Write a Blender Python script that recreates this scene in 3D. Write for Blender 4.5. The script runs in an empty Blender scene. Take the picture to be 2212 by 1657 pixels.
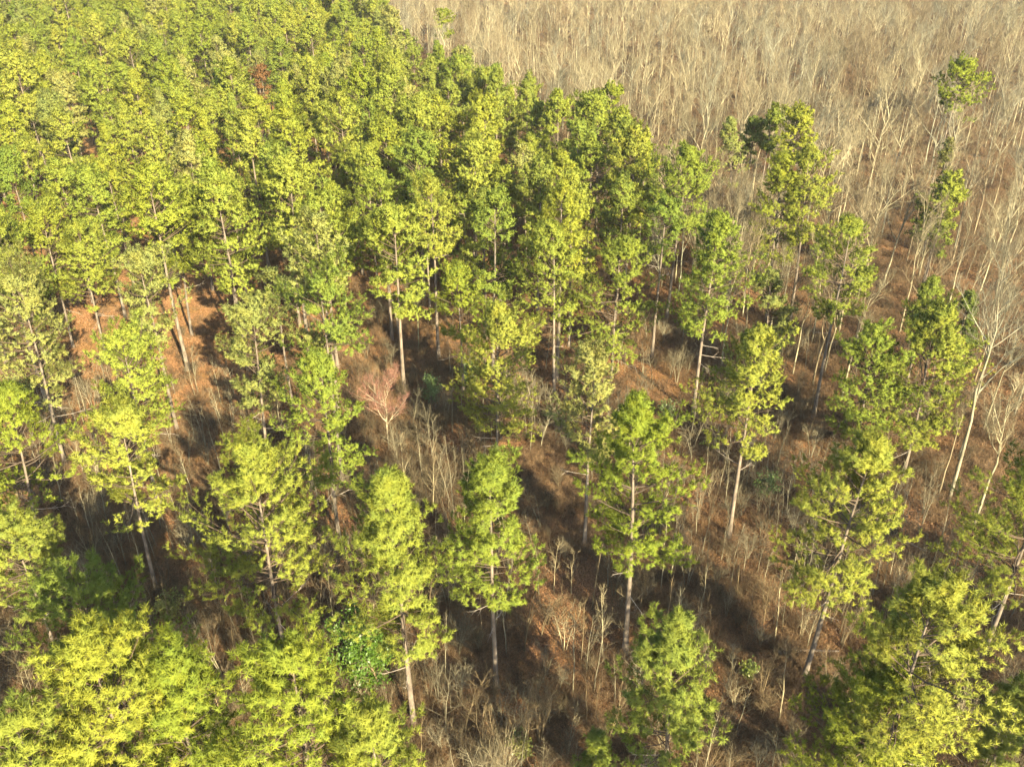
import bpy, math, random
import numpy as np
from mathutils import Vector

# ------------------------------------------------------------------ camera, sky, sun, exposure
scene = bpy.context.scene
col = scene.collection
CAM_H, PITCH, FOC = 60.0, math.radians(30.6), 1908.2       # metres, angle below the horizon, focal length (picture 2212 wide)
PW, PH = 2212.0, 1657.0
cam_data = bpy.data.cameras.new('camera')
cam_data.sensor_width = 36.0
cam_data.lens = 36.0 * FOC / PW
cam_data.clip_start = 0.5
cam_data.clip_end = 6000.0
cam = bpy.data.objects.new('camera', cam_data)
cam.location = (0, 0, CAM_H)
cam.rotation_euler = (math.pi / 2 - PITCH, 0, 0)
col.objects.link(cam)
scene.camera = cam

SUN_EL, SUN_AZ = math.radians(27.0), math.radians(27.0)     # light travels away from the camera, SUN_AZ to the left of straight ahead
travel = Vector((-math.sin(SUN_AZ) * math.cos(SUN_EL), math.cos(SUN_AZ) * math.cos(SUN_EL), -math.sin(SUN_EL)))
world = bpy.data.worlds.new('World')
scene.world = world
world.use_nodes = True
wn = world.node_tree
sky = wn.nodes.new('ShaderNodeTexSky')
sky.sky_type = 'NISHITA'
sky.sun_disc = False
sky.sun_elevation = SUN_EL
sky.sun_rotation = math.atan2(-travel.x, -travel.y)
sky.air_density = 1.0
sky.dust_density = 1.2
wn.links.new(sky.outputs[0], wn.nodes['Background'].inputs[0])
wn.nodes['Background'].inputs[1].default_value = 0.09

sun_data = bpy.data.lights.new('sun', 'SUN')
sun_data.energy = 5.0
sun_data.angle = math.radians(0.5)
sun_data.color = (1.0, 0.85, 0.56)
sun = bpy.data.objects.new('sun', sun_data)
sun.rotation_euler = travel.to_track_quat('-Z', 'Y').to_euler()
sun.location = (60, -120, 160)
col.objects.link(sun)

scene.view_settings.view_transform = 'Standard'
scene.view_settings.look = 'None'
scene.view_settings.gamma = 1.0
scene.view_settings.use_curve_mapping = False
scene.view_settings.exposure = 2.65
scene.cycles.max_bounces = 6
scene.cycles.transparent_max_bounces = 4

R = np.random.default_rng(7)
rnd = random.Random(11)


# ------------------------------------------------------------------ geometry of the photograph
def ray(px, py):
    u, v = (px - PW / 2) / FOC, (py - PH / 2) / FOC
    return (u, math.cos(PITCH) - v * math.sin(PITCH), -(math.sin(PITCH) + v * math.cos(PITCH)))


def on_z(px, py, z=0.0):
    d = ray(px, py)
    t = (CAM_H - z) / -d[2]
    return (d[0] * t, d[1] * t)


def at_dist(px, py, y):
    d = ray(px, py)
    t = y / d[1]
    return d[0] * t, CAM_H + d[2] * t


def project(x, y, z):
    h = z - CAM_H
    depth = y * math.cos(PITCH) - h * math.sin(PITCH)
    up = y * math.sin(PITCH) + h * math.cos(PITCH)
    if depth < 1:
        return -1e6, 1e6, depth
    return PW / 2 + FOC * x / depth, PH / 2 - FOC * up / depth, depth


def inside(poly, x, y):
    c = False
    j = len(poly) - 1
    for i in range(len(poly)):
        xi, yi = poly[i]
        xj, yj = poly[j]
        if (yi > y) != (yj > y) and x < (xj - xi) * (y - yi) / (yj - yi) + xi:
            c = not c
        j = i
    return c


def ground_z(x, y):
    x = np.asarray(x, float)
    y = np.asarray(y, float)
    return (0.35 * np.sin(x * 0.045 + 1.0) * np.cos(y * 0.038) + 0.16 * np.sin(x * 0.13 + y * 0.09)
            + 0.08 * np.sin(x * 0.41 - y * 0.33 + 2.0))


# ------------------------------------------------------------------ materials
def new_mat(name):
    m = bpy.data.materials.new(name)
    m.use_nodes = True
    nt = m.node_tree
    for n in list(nt.nodes):
        nt.nodes.remove(n)
    out = nt.nodes.new('ShaderNodeOutputMaterial')
    return m, nt, out


def noise(nt, scale, detail=3.0, vec=None, rough=0.55):
    n = nt.nodes.new('ShaderNodeTexNoise')
    n.inputs['Scale'].default_value = scale
    n.inputs['Detail'].default_value = detail
    n.inputs['Roughness'].default_value = rough
    if vec is not None:
        nt.links.new(vec, n.inputs['Vector'])
    return n.outputs['Fac']


def ramp(nt, fac, stops):
    r = nt.nodes.new('ShaderNodeValToRGB')
    e = r.color_ramp.elements
    while len(e) < len(stops):
        e.new(0.5)
    for k, (p, c) in enumerate(stops):
        e[k].position = p
        e[k].color = (*c, 1)
    nt.links.new(fac, r.inputs[0])
    return r.outputs[0]


def mix(nt, fac, a, b, mode='MIX'):
    n = nt.nodes.new('ShaderNodeMix')
    n.data_type = 'RGBA'
    n.blend_type = mode
    for sock, v in ((n.inputs[0], fac), (n.inputs[6], a), (n.inputs[7], b)):
        if hasattr(v, 'is_linked'):
            nt.links.new(v, sock)
        elif isinstance(v, (int, float)):
            sock.default_value = v
        else:
            sock.default_value = (*v, 1)
    return n.outputs[2]


def geo_pos(nt):
    return nt.nodes.new('ShaderNodeNewGeometry').outputs['Position']


def leaf_mat(name, base=None, trans=0.25, yellow=(1.12, 1.07, 0.85), green=(0.84, 0.94, 1.0), gloss=0.0):
    """Needles and leaves: the object's own colour, varied tree by tree and clump by clump, with light through the blades."""
    m, nt, out = new_mat(name)
    oi = nt.nodes.new('ShaderNodeObjectInfo')
    c = oi.outputs['Color'] if base is None else None
    if base is not None:
        rgb = nt.nodes.new('ShaderNodeRGB')
        rgb.outputs[0].default_value = (*base, 1)
        c = rgb.outputs[0]
    pos = geo_pos(nt)
    var = ramp(nt, noise(nt, 0.9, 3.0, pos), [(0.3, green), (0.7, yellow)])
    c = mix(nt, 1.0, c, var, 'MULTIPLY')
    tree = ramp(nt, oi.outputs['Random'], [(0.0, (0.82, 0.9, 0.85)), (1.0, (1.16, 1.08, 1.1))])
    c = mix(nt, 1.0, c, tree, 'MULTIPLY')
    d = nt.nodes.new('ShaderNodeBsdfDiffuse')
    t = nt.nodes.new('ShaderNodeBsdfTranslucent')
    nt.links.new(c, d.inputs[0])
    nt.links.new(c, t.inputs[0])
    ms = nt.nodes.new('ShaderNodeMixShader')
    ms.inputs[0].default_value = trans
    nt.links.new(d.outputs[0], ms.inputs[1])
    nt.links.new(t.outputs[0], ms.inputs[2])
    g = nt.nodes.new('ShaderNodeBsdfGlossy')
    g.inputs['Roughness'].default_value = 0.45
    ms2 = nt.nodes.new('ShaderNodeMixShader')
    ms2.inputs[0].default_value = gloss
    nt.links.new(ms.outputs[0], ms2.inputs[1])
    nt.links.new(g.outputs[0], ms2.inputs[2])
    nt.links.new(ms2.outputs[0], out.inputs[0])
    return m


def bark_mat(name, dark, light, scale=3.0, tint_random=0.2, use_object_color=False):
    m, nt, out = new_mat(name)
    pos = geo_pos(nt)
    mp = nt.nodes.new('ShaderNodeMapping')
    mp.inputs['Scale'].default_value = (1, 1, 0.35)
    nt.links.new(pos, mp.inputs[0])
    c = ramp(nt, noise(nt, scale, 5.0, mp.outputs[0], 0.65), [(0.3, dark), (0.68, light)])
    oi = nt.nodes.new('ShaderNodeObjectInfo')
    lo, hi = 1 - tint_random, 1 + tint_random
    c = mix(nt, 1.0, c, ramp(nt, oi.outputs['Random'], [(0.0, (lo, lo, lo * 0.97)), (0.5, (1.03, 0.98, 0.92)), (1.0, (hi, hi * 0.985, hi * 0.95))]), 'MULTIPLY')
    if use_object_color:
        c = mix(nt, 1.0, c, oi.outputs['Color'], 'MULTIPLY')
    b = nt.nodes.new('ShaderNodeBsdfPrincipled')
    b.inputs['Roughness'].default_value = 0.95
    b.inputs['Specular IOR Level'].default_value = 0.1
    nt.links.new(c, b.inputs['Base Color'])
    nt.links.new(b.outputs[0], out.inputs[0])
    return m


def ground_mat():
    m, nt, out = new_mat('leaf_litter_ground')
    pos = geo_pos(nt)
    big = noise(nt, 0.045, 3.0, pos)
    mid = noise(nt, 0.35, 4.0, pos, 0.6)
    fine = noise(nt, 3.2, 5.0, pos, 0.7)
    tiny = noise(nt, 11.0, 3.0, pos, 0.7)
    at = nt.nodes.new('ShaderNodeAttribute')
    at.attribute_name = 'straw'
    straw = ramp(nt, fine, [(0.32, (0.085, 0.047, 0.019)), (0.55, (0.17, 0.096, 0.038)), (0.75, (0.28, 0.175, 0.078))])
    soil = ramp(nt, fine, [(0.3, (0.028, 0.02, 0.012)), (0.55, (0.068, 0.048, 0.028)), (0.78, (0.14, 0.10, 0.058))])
    add = nt.nodes.new('ShaderNodeMath')
    add.operation = 'ADD'
    nt.links.new(mid, add.inputs[0])
    nt.links.new(at.outputs['Fac'], add.inputs[1])
    sub = nt.nodes.new('ShaderNodeMath')
    sub.operation = 'MULTIPLY_ADD'
    nt.links.new(big, sub.inputs[0])
    sub.inputs[1].default_value = 0.35
    nt.links.new(add.outputs[0], sub.inputs[2])
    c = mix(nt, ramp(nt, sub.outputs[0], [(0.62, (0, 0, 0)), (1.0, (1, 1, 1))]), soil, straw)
    c = mix(nt, 1.0, c, ramp(nt, tiny, [(0.3, (0.6, 0.6, 0.62)), (0.7, (1.35, 1.32, 1.25))]), 'MULTIPLY')
    b = nt.nodes.new('ShaderNodeBsdfPrincipled')
    b.inputs['Roughness'].default_value = 1.0
    b.inputs['Specular IOR Level'].default_value = 0.05
    nt.links.new(c, b.inputs['Base Color'])
    bump = nt.nodes.new('ShaderNodeBump')
    bump.inputs['Strength'].default_value = 0.9
    bump.inputs['Distance'].default_value = 0.12
    nt.links.new(fine, bump.inputs['Height'])
    nt.links.new(bump.outputs[0], b.inputs['Normal'])
    nt.links.new(b.outputs[0], out.inputs[0])
    return m


M_NEEDLE = leaf_mat('pine_needles')
M_BROAD = leaf_mat('evergreen_leaves', trans=0.2, gloss=0.03)
M_PINEBARK = bark_mat('pine_bark', (0.052, 0.044, 0.036), (0.165, 0.142, 0.115), 2.6, 0.12)
M_PINETWIG = bark_mat('pine_twig', (0.035, 0.027, 0.02), (0.085, 0.066, 0.048), 4.0, 0.1)
M_DEAD = bark_mat('weathered_dead_wood', (0.16, 0.14, 0.12), (0.28, 0.25, 0.21), 4.0, 0.1)
M_HARDBARK = bark_mat('hardwood_bark', (0.080, 0.076, 0.056), (0.235, 0.226, 0.170), 2.2, 0.28, True)
M_TWIG = bark_mat('hardwood_twigs', (0.05, 0.046, 0.033), (0.135, 0.125, 0.090), 0.6, 0.34, True)
M_BRUSH = bark_mat('dry_brush', (0.036, 0.025, 0.015), (0.150, 0.102, 0.058), 0.9, 0.5)
M_GRASS = bark_mat('dry_grass', (0.085, 0.05, 0.024), (0.19, 0.125, 0.062), 0.8, 0.3)
M_LITTER = bark_mat('fallen_leaves', (0.05, 0.025, 0.014), (0.23, 0.13, 0.065), 7.0, 0.2)
M_GROUND = ground_mat()


# ------------------------------------------------------------------ mesh building
class Geo:
    def __init__(self):
        self.parts = []

    def add(self, v, f, mat=0, smooth=False, nrm=None):
        if len(f):
            v = np.asarray(v, np.float32).reshape(-1, 3)
            self.parts.append((v, np.asarray(f, np.int32), mat, smooth, nrm))

    def mesh(self, name, mats):
        me = bpy.data.meshes.new(name)
        for m in mats:
            me.materials.append(m)
        V, L, S, MI, SM, off, lo = [], [], [], [], [], 0, 0
        NR = []
        for v, f, mi, sm, nr in self.parts:
            NR.append(np.zeros((len(v), 3), np.float32) if nr is None else nr.astype(np.float32))
            V.append(v)
            L.append((f + off).ravel())
            n, k = f.shape
            S.append(lo + np.arange(n) * k)
            MI.append(np.full(n, mi))
            SM.append(np.full(n, sm))
            off += len(v)
            lo += n * k
        if not V:
            return me
        V, L, S = np.concatenate(V), np.concatenate(L), np.concatenate(S)
        me.vertices.add(len(V))
        me.vertices.foreach_set('co', V.ravel())
        me.loops.add(len(L))
        me.loops.foreach_set('vertex_index', L.astype(np.int32))
        me.polygons.add(len(S))
        me.polygons.foreach_set('loop_start', S.astype(np.int32))
        me.polygons.foreach_set('material_index', np.concatenate(MI).astype(np.int32))
        me.polygons.foreach_set('use_smooth', np.concatenate(SM).astype(bool))
        me.update(calc_edges=True)
        if any(p[4] is not None for p in self.parts):
            me.normals_split_custom_set_from_vertices(np.concatenate(NR))
        return me


def unit(v):
    return v / np.maximum(np.linalg.norm(v, axis=-1, keepdims=True), 1e-9)


def tubes(P, rad, sides):
    """Tapered tubes along polylines P (M,K,3) with radii rad (M,K)."""
    M, K, _ = P.shape
    T = unit(np.gradient(P, axis=1))
    ref = np.where(np.abs(T[..., 2:3]) > 0.9, np.array([1.0, 0, 0]), np.array([0, 0, 1.0]))
    U = unit(np.cross(T, ref))
    W = np.cross(T, U)
    a = np.arange(sides) * 2 * math.pi / sides
    V = P[:, :, None] + rad[:, :, None, None] * (np.cos(a)[:, None] * U[:, :, None] + np.sin(a)[:, None] * W[:, :, None])
    i = (np.arange(M)[:, None, None] * K + np.arange(K - 1)[None, :, None]) * sides
    s, s1 = np.arange(sides), (np.arange(sides) + 1) % sides
    F = np.stack([i + s, i + s1, i + sides + s1, i + sides + s], -1)
    return V.reshape(-1, 3), F.reshape(-1, 4)


def spikes(A, B, w, rng):
    """Thin triangles from A to B, w wide at the foot."""
    d = unit(B - A)
    side = unit(np.cross(d, rng.normal(size=A.shape))) * (np.asarray(w)[..., None] if np.ndim(w) else w) * 0.5
    V = np.stack([A - side, A + side, B], 1)
    n = len(A)
    return V.reshape(-1, 3), np.arange(n * 3).reshape(n, 3)


def needles(A, B, w, N, rng):
    """Thin triangles from A to B wound to face N, shaded as the soft brush they make up together."""
    d = unit(B - A)
    side = unit(np.cross(d, N * 0.5 + rng.normal(size=A.shape))) * w * 0.5
    V = np.stack([A - side, A + side, B], 1)
    gn = unit(np.cross(V[:, 1] - V[:, 0], V[:, 2] - V[:, 0]))
    flip = (gn * N).sum(1) < 0
    V[flip, 0], V[flip, 1] = V[flip, 1].copy(), V[flip, 0].copy()
    gn[flip] *= -1
    return V.reshape(-1, 3), np.arange(len(A) * 3).reshape(-1, 3), np.repeat(unit(gn * 0.6 + N), 3, 0)


def along(P, t):
    """Points and tangents at parameters t (M,n) of polylines P (M,K,3)."""
    M, K, _ = P.shape
    s = np.clip(t, 0, 0.9999) * (K - 1)
    k = s.astype(int)
    f = (s - k)[..., None]
    m = np.arange(M)[:, None]
    a, b = P[m, k], P[m, k + 1]
    return a + (b - a) * f, unit(b - a)


def grow(P, n, t0, t1, ang, length, K, rng, up=0.0, flat=0.0, wander=0.08, lift=0.0):
    """n children on each polyline of P: children (M*n,K,3), their attachment t (M*n) and lengths."""
    M = len(P)
    t = t0 + (t1 - t0) * (np.arange(n)[None] + rng.random((M, n))) / n
    pos, tan = along(P, t)
    rv = rng.normal(size=pos.shape)
    perp = unit(np.cross(tan, rv))
    if flat > 0:
        side = unit(np.cross(tan, np.array([0, 0, 1.0])) + 1e-4)
        sgn = np.where((np.arange(n) % 2 == 0), 1.0, -1.0)[None, :, None]
        perp = unit(perp * (1 - flat) + side * sgn * flat)
    th = np.radians(ang[0] + (ang[1] - ang[0]) * rng.random((M, n)))[..., None]
    d = unit(tan * np.cos(th) + perp * np.sin(th) + np.array([0, 0, up]))
    L = length(t) if callable(length) else length
    L = (L * (0.7 + 0.6 * rng.random((M, n)))).reshape(-1)
    pos, d = pos.reshape(-1, 3), d.reshape(-1, 3)
    out = [pos]
    for k in range(1, K):
        d = unit(d + rng.normal(size=d.shape) * wander + np.array([0, 0, lift / max(K - 1, 1)]))
        out.append(out[-1] + d * (L / (K - 1))[:, None])
    return np.stack(out, 1), t.reshape(-1), L


def taper(M, K, r0, r1):
    r0 = np.broadcast_to(np.asarray(r0, float), (M,))
    r1 = np.broadcast_to(np.asarray(r1, float), (M,))
    s = np.linspace(0, 1, K)[None]
    return r0[:, None] * (1 - s) + r1[:, None] * s


PROFILES = {
    'round': lambda t: np.sqrt(np.clip(1 - (t * 1.02 - 0.12) ** 2 / 0.86, 0.05, 1)) * np.minimum(1, 0.72 + t * 1.3),
    'oval': lambda t: np.clip(1 - t ** 1.7, 0.05, 1) ** 0.66 * np.minimum(1, 0.62 + t * 1.5) * 1.05,
    'cone': lambda t: np.clip(1 - t ** 1.2, 0.04, 1) ** 0.75 * np.minimum(1, 0.7 + t * 2.0),
    'fan': lambda t: np.sqrt(np.clip(1.02 - t ** 2.2, 0.06, 1)) * np.minimum(1, 0.45 + t * 0.95),
}


def pine(seed, h, cb, rad, prof='oval', lean=(0.0, 0.0), dens=1.0, nn=16, n3=3, nw=0.05, nl=0.25, dead=3, trunk_r=None, gap=0.14):
    """Meshes of one pine with its foot at the origin: trunk, crown (wood 0, needles 1), dead branches."""
    rng = np.random.default_rng(seed)
    tr = trunk_r or 0.0088 * h
    K = 14
    s = np.linspace(0, 1, K)
    bend = 0.10 * h / 10
    px = lean[0] * s ** 1.3 + bend * np.sin(s * math.pi * 1.3 + rng.random() * 6) * s * (1 - s) * 1.6
    py = lean[1] * s ** 1.3 + bend * np.sin(s * math.pi * 1.3 + rng.random() * 6) * s * (1 - s) * 1.6
    T = np.stack([px, py, s * h - 0.25 * (s == 0)], 1)[None]
    rr = tr * (1 - s) ** 0.8 + 0.022
    rr[0] *= 1.45
    trunk = Geo()
    trunk.add(*tubes(T, rr[None], 8), 0, True)
    # primary branches in loose whorls
    z, zs = cb, []
    while z < h - 0.25:
        t = (z - cb) / (h - cb)
        if rng.random() > gap * (1 - t * t):
            for _ in range(rng.integers(3, 6)):
                if rng.random() > 0.15:
                    zs.append(z + rng.normal() * 0.16)
        z += (0.72 - 0.28 * t) / math.sqrt(dens) * (0.75 + 0.5 * rng.random())
    zs = np.clip(np.array(zs), cb - 0.3, h - 0.12)
    M = len(zs)
    t = np.clip((zs - cb) / (h - cb), 0, 1)
    phi = rng.random(M) * 2 * math.pi
    p0 = rng.random() * 6.28
    L = rad * PROFILES[prof](t) * (0.60 + 0.72 * rng.random(M) ** 1.3) * (1 + 0.2 * np.cos(phi - p0 + 2.0 * t) + 0.16 * np.cos(3 * phi + p0 * 2 + 5.0 * t))
    L = np.maximum(L, 0.45)
    e0 = np.radians(-6 + 58 * t ** 1.3 + rng.normal(size=M) * 9)
    e1 = e0 + np.radians(16 + 14 * rng.random(M))
    root, _ = along(T, (zs / h)[None])
    P = [root[0]]
    KP = 6
    for k in range(1, KP):
        e = e0 + (e1 - e0) * k / (KP - 1)
        f = phi + rng.normal(size=M) * 0.10
        P.append(P[-1] + np.stack([np.cos(f) * np.cos(e), np.sin(f) * np.cos(e), np.sin(e)], 1) * (L / (KP - 1))[:, None])
    P = np.stack(P, 1)
    crown = Geo()
    crown.add(*tubes(P, taper(M, KP, 0.016 + 0.011 * L, 0.008), 4), 0, True)
    n2 = int(round(6 + 1.2 * rad))
    S2, t2, L2 = grow(P, n2, 0.28, 1.0, (32, 62), lambda tt: (np.repeat(L, n2).reshape(M, n2) * 0.36 * (1.2 - tt) + 0.34), 4, rng, up=0.08, flat=0.62, lift=0.35)
    crown.add(*spikes(S2[:, 0], S2[:, 2], 0.03, rng), 0)
    S3, t3, L3 = grow(S2, n3, 0.25, 1.0, (30, 60), 0.42, 2, rng, up=0.30, flat=0.45, lift=0.1)
    ends = np.concatenate([S3[:, [0, -1]], S2[:, [-2, -1]], P[:, [-2, -1]] * 0.4 + P[:, [-1, -1]] * 0.6])
    # needle tufts round every shoot
    A, B = ends[:, 0], ends[:, 1]
    D = unit(B - A + np.array([0, 0, 0.12]))
    N = len(A)
    f = 0.05 + 1.0 * rng.random((N, nn)) ** 0.7
    ln = np.linalg.norm(B - A, axis=1)
    tip = A + D * np.minimum(np.maximum(ln, 0.3), 0.45)[:, None] + (B - A - D * ln[:, None]) * 0.5
    base = A[:, None] + (tip - A)[:, None] * f[..., None]
    per = unit(np.cross(D[:, None], rng.normal(size=(N, nn, 3))))
    spread = (0.45 + 0.95 * rng.random((N, nn)))[..., None]
    nd = unit(D[:, None] * 0.7 + per * spread + np.array([0, 0, 0.12]))
    ll = (nl * (0.7 + 0.6 * rng.random((N, nn))))[..., None]
    mid = T[0][np.clip((A[:, 2] / h * (K - 1)).astype(int), 0, K - 1)]
    outw = unit((A - mid) * np.array([1, 1, 0.3]) + np.array([0, 0, 0.6]))
    nrm = unit(D[:, None] * 0.55 + nd * 0.15 + outw[:, None] * 0.3)
    v, fc, nv = needles(base.reshape(-1, 3), (base + nd * ll).reshape(-1, 3), nw, nrm.reshape(-1, 3), rng)
    crown.add(v, fc, 1, True, nv)
    # bleached dead branches on the bare stem
    deads = []
    for k in range(dead):
        zz = cb * (0.62 + 0.36 * (k + rng.random()) / max(dead, 1))
        r0, _ = along(T, np.array([[zz / h]]))
        a = rng.random() * 6.28
        ll = rad * (0.25 + 0.4 * rng.random())
        B1 = np.stack([r0[0, 0] + np.array([math.cos(a) * ll * q, math.sin(a) * ll * q, (-0.10 * q + 0.12 * q * q) * ll]) for q in np.linspace(0, 1, 5)])[None]
        g = Geo()
        g.add(*tubes(B1, taper(1, 5, 0.035, 0.012), 4), 0, True)
        C1, _, _ = grow(B1, 5, 0.35, 1.0, (25, 55), ll * 0.3, 3, rng, flat=0.4, wander=0.15)
        g.add(*tubes(C1, taper(5, 3, 0.014, 0.005), 3), 0, False)
        deads.append(g.mesh('dead_branch', [M_DEAD]))
    return trunk.mesh('trunk', [M_PINEBARK]), crown.mesh('crown', [M_PINETWIG, M_NEEDLE]), deads


def hardwood(seed, h, spread, fork=0.45, n1=8, n2=6, n3=6, n4=4, n5=3, lean=0.0, thick=1.0, limbs_apart=False, mats=None, tw=1.0, ang=(28, 55), up=0.4):
    """Leafless broadleaved tree with its foot at the origin: trunk mesh, list of limb meshes (one, or one for each main limb)."""
    rng = np.random.default_rng(seed)
    K = 9
    s = np.linspace(0, 1, K)
    a = rng.random() * 6.28
    wob = np.cumsum(rng.normal(size=(K, 2)) * 0.012 * h, 0) * s[:, None]
    T = np.stack([wob[:, 0] + lean * math.cos(a) * s ** 1.5, wob[:, 1] + lean * math.sin(a) * s ** 1.5, s * h * 0.86 - 0.2 * (s == 0)], 1)[None]
    r = thick * 0.0066 * h
    trunk = Geo()
    trunk.add(*tubes(T, (r * (1 - s) ** 0.85 + 0.012)[None], 7), 0, True)
    L1, t1, len1 = grow(T, n1, fork, 0.98, ang, lambda t: spread * (1.25 - 0.7 * t), 6, rng, up=up, wander=0.12, lift=0.45)
    mats = mats or [M_HARDBARK, M_TWIG]
    groups = [np.array([k]) for k in range(n1)] if limbs_apart else [np.arange(n1)]
    out = []
    for gi in groups:
        g = Geo()
        P1 = L1[gi]
        m = len(gi)
        r1 = thick * (0.018 + 0.010 * len1[gi])
        g.add(*tubes(P1, taper(m, 6, r1, 0.012), 5), 0, True)
        P2, t2, l2 = grow(P1, n2, 0.2, 1.0, (25, 55), lambda t: np.repeat(len1[gi], n2).reshape(m, n2) * 0.55 * (1.15 - 0.7 * t), 5, rng, up=0.30, wander=0.13, lift=0.35)
        g.add(*tubes(P2, taper(len(P2), 5, thick * 0.024, 0.009), 4), 0, True)
        P3, t3, l3 = grow(P2, n3, 0.2, 1.0, (25, 55), lambda t: np.repeat(l2, n3).reshape(len(P2), n3) * 0.5 * (1.15 - 0.6 * t) + 0.12, 3, rng, up=0.25, wander=0.14, lift=0.25)
        g.add(*tubes(P3, taper(len(P3), 3, tw * 0.015, tw * 0.007), 3), 1, False)
        P4, t4, l4 = grow(P3, n4, 0.15, 1.0, (22, 50), lambda t: np.repeat(l3, n4).reshape(len(P3), n4) * 0.55 + 0.10, 2, rng, up=0.22)
        g.add(*spikes(P4[:, 0], P4[:, 1], tw * 0.022, rng), 1)
        if n5:
            P5, t5, l5 = grow(P4, n5, 0.2, 0.95, (22, 50), 0.34, 2, rng, up=0.22)
            g.add(*spikes(P5[:, 0], P5[:, 1], tw * 0.017, rng), 1)
        out.append(g.mesh('limb' if limbs_apart else 'crown', mats))
    return trunk.mesh('trunk', mats[:1]), out


def sapling(seed, h, spread, n1=12, angle=(35, 70), mats=None, stems=1, tw=1.0):
    """Thin leafless young tree or multi-stemmed shrub, one mesh."""
    rng = np.random.default_rng(seed)
    g = Geo()
    K = 6
    s = np.linspace(0, 1, K)
    Ts = []
    for k in range(stems):
        a = rng.random() * 6.28
        off = 0.0 if stems == 1 else 0.12
        ln = (0.03 if stems == 1 else 0.22) * h * (0.5 + rng.random())
        w = np.cumsum(rng.normal(size=(K, 2)) * 0.018 * h, 0) * s[:, None]
        Ts.append(np.stack([math.cos(a) * (off + ln * s ** 1.4) + w[:, 0], math.sin(a) * (off + ln * s ** 1.4) + w[:, 1],
                            s * h * (1 - 0.25 * rng.random() * (k > 0)) - 0.1 * (s == 0)], 1))
    T = np.stack(Ts)
    g.add(*tubes(T, taper(stems, K, 0.010 * h ** 0.8 + 0.012, 0.008), 5), 0, True)
    P1, t1, l1 = grow(T, n1, 0.28, 0.98, angle, lambda t: spread * (1.2 - 0.85 * t) + 0.1, 4, rng, up=0.2, wander=0.14, lift=0.35)
    g.add(*tubes(P1, taper(len(P1), 4, 0.012, 0.006), 3), 0, False)
    P2, t2, l2 = grow(P1, 4, 0.25, 1.0, (25, 55), lambda t: np.repeat(l1, 4).reshape(len(P1), 4) * 0.4 + 0.08, 3, rng, up=0.15, wander=0.15)
    g.add(*tubes(P2, taper(len(P2), 3, tw * 0.010, tw * 0.005), 3), 1, False)
    P3, t3, l3 = grow(P2, 3, 0.2, 1.0, (25, 55), 0.22, 2, rng, up=0.15)
    g.add(*spikes(P3[:, 0], P3[:, 1], tw * 0.011, rng), 1)
    return g.mesh('bare_sapling', mats or [M_HARDBARK, M_TWIG])


def brush(seed, h=1.1, w=0.8, n=26):
    """Tangle of dry stems."""
    rng = np.random.default_rng(seed)
    g = Geo()
    a = rng.random(n) * 6.28
    r0 = w * 0.6 * np.sqrt(rng.random(n))
    A = np.stack([np.cos(a) * r0, np.sin(a) * r0, np.full(n, -0.05)], 1)
    d = unit(np.stack([np.cos(a) * 0.5, np.sin(a) * 0.5, np.ones(n)], 1) + rng.normal(size=(n, 3)) * 0.38)
    d[:, 2] = np.abs(d[:, 2])
    L = h * (0.45 + 0.75 * rng.random(n))
    mid = A + d * (L * 0.55)[:, None]
    d2 = unit(d + rng.normal(size=(n, 3)) * 0.35)
    P = np.stack([A, mid, mid + d2 * (L * 0.45)[:, None]], 1)
    g.add(*tubes(P, taper(n, 3, 0.011, 0.004), 3), 0, False)
    C, _, _ = grow(P, 5, 0.25, 1.0, (25, 65), 0.34 * h, 2, rng, up=0.1)
    g.add(*spikes(C[:, 0], C[:, 1], 0.018, rng), 0)
    C2, _, _ = grow(C, 3, 0.2, 1.0, (25, 65), 0.18 * h, 2, rng)
    g.add(*spikes(C2[:, 0], C2[:, 1], 0.014, rng), 0)
    return g.mesh('brush_tangle', [M_BRUSH])


def tuft(seed, h=0.55, n=60):
    rng = np.random.default_rng(seed)
    g = Geo()
    a = rng.random(n) * 6.28
    r0 = 0.35 * np.sqrt(rng.random(n))
    A = np.stack([np.cos(a) * r0, np.sin(a) * r0, np.full(n, -0.03)], 1)
    d = unit(np.stack([np.cos(a) * 0.6, np.sin(a) * 0.6, np.ones(n)], 1) + rng.normal(size=(n, 3)) * 0.4)
    d[:, 2] = np.abs(d[:, 2])
    g.add(*spikes(A, A + d * (h * (0.5 + 0.7 * rng.random(n)))[:, None], 0.03, rng), 0)
    return g.mesh('grass_tuft', [M_GRASS])


def litter(seed, n=420, size=3.2):
    """Dead leaves lying loose and curled on the ground."""
    rng = np.random.default_rng(seed)
    c = np.stack([(rng.random(n) - 0.5) * size, (rng.random(n) - 0.5) * size, 0.015 + 0.05 * rng.random(n)], 1)
    nrm = unit(np.stack([rng.normal(size=n) * 0.45, rng.normal(size=n) * 0.45, np.ones(n)], 1))
    u = unit(np.cross(nrm, rng.normal(size=(n, 3))))
    v = np.cross(nrm, u)
    a, b = (0.05 + 0.07 * rng.random(n))[:, None], (0.035 + 0.04 * rng.random(n))[:, None]
    V = np.stack([c - u * a, c + v * b + nrm * 0.02, c + u * a, c - v * b + nrm * 0.02], 1)
    g = Geo()
    g.add(V.reshape(-1, 3), np.arange(n * 4).reshape(n, 4), 0)
    return g.mesh('leaf_patch', [M_LITTER])


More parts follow.
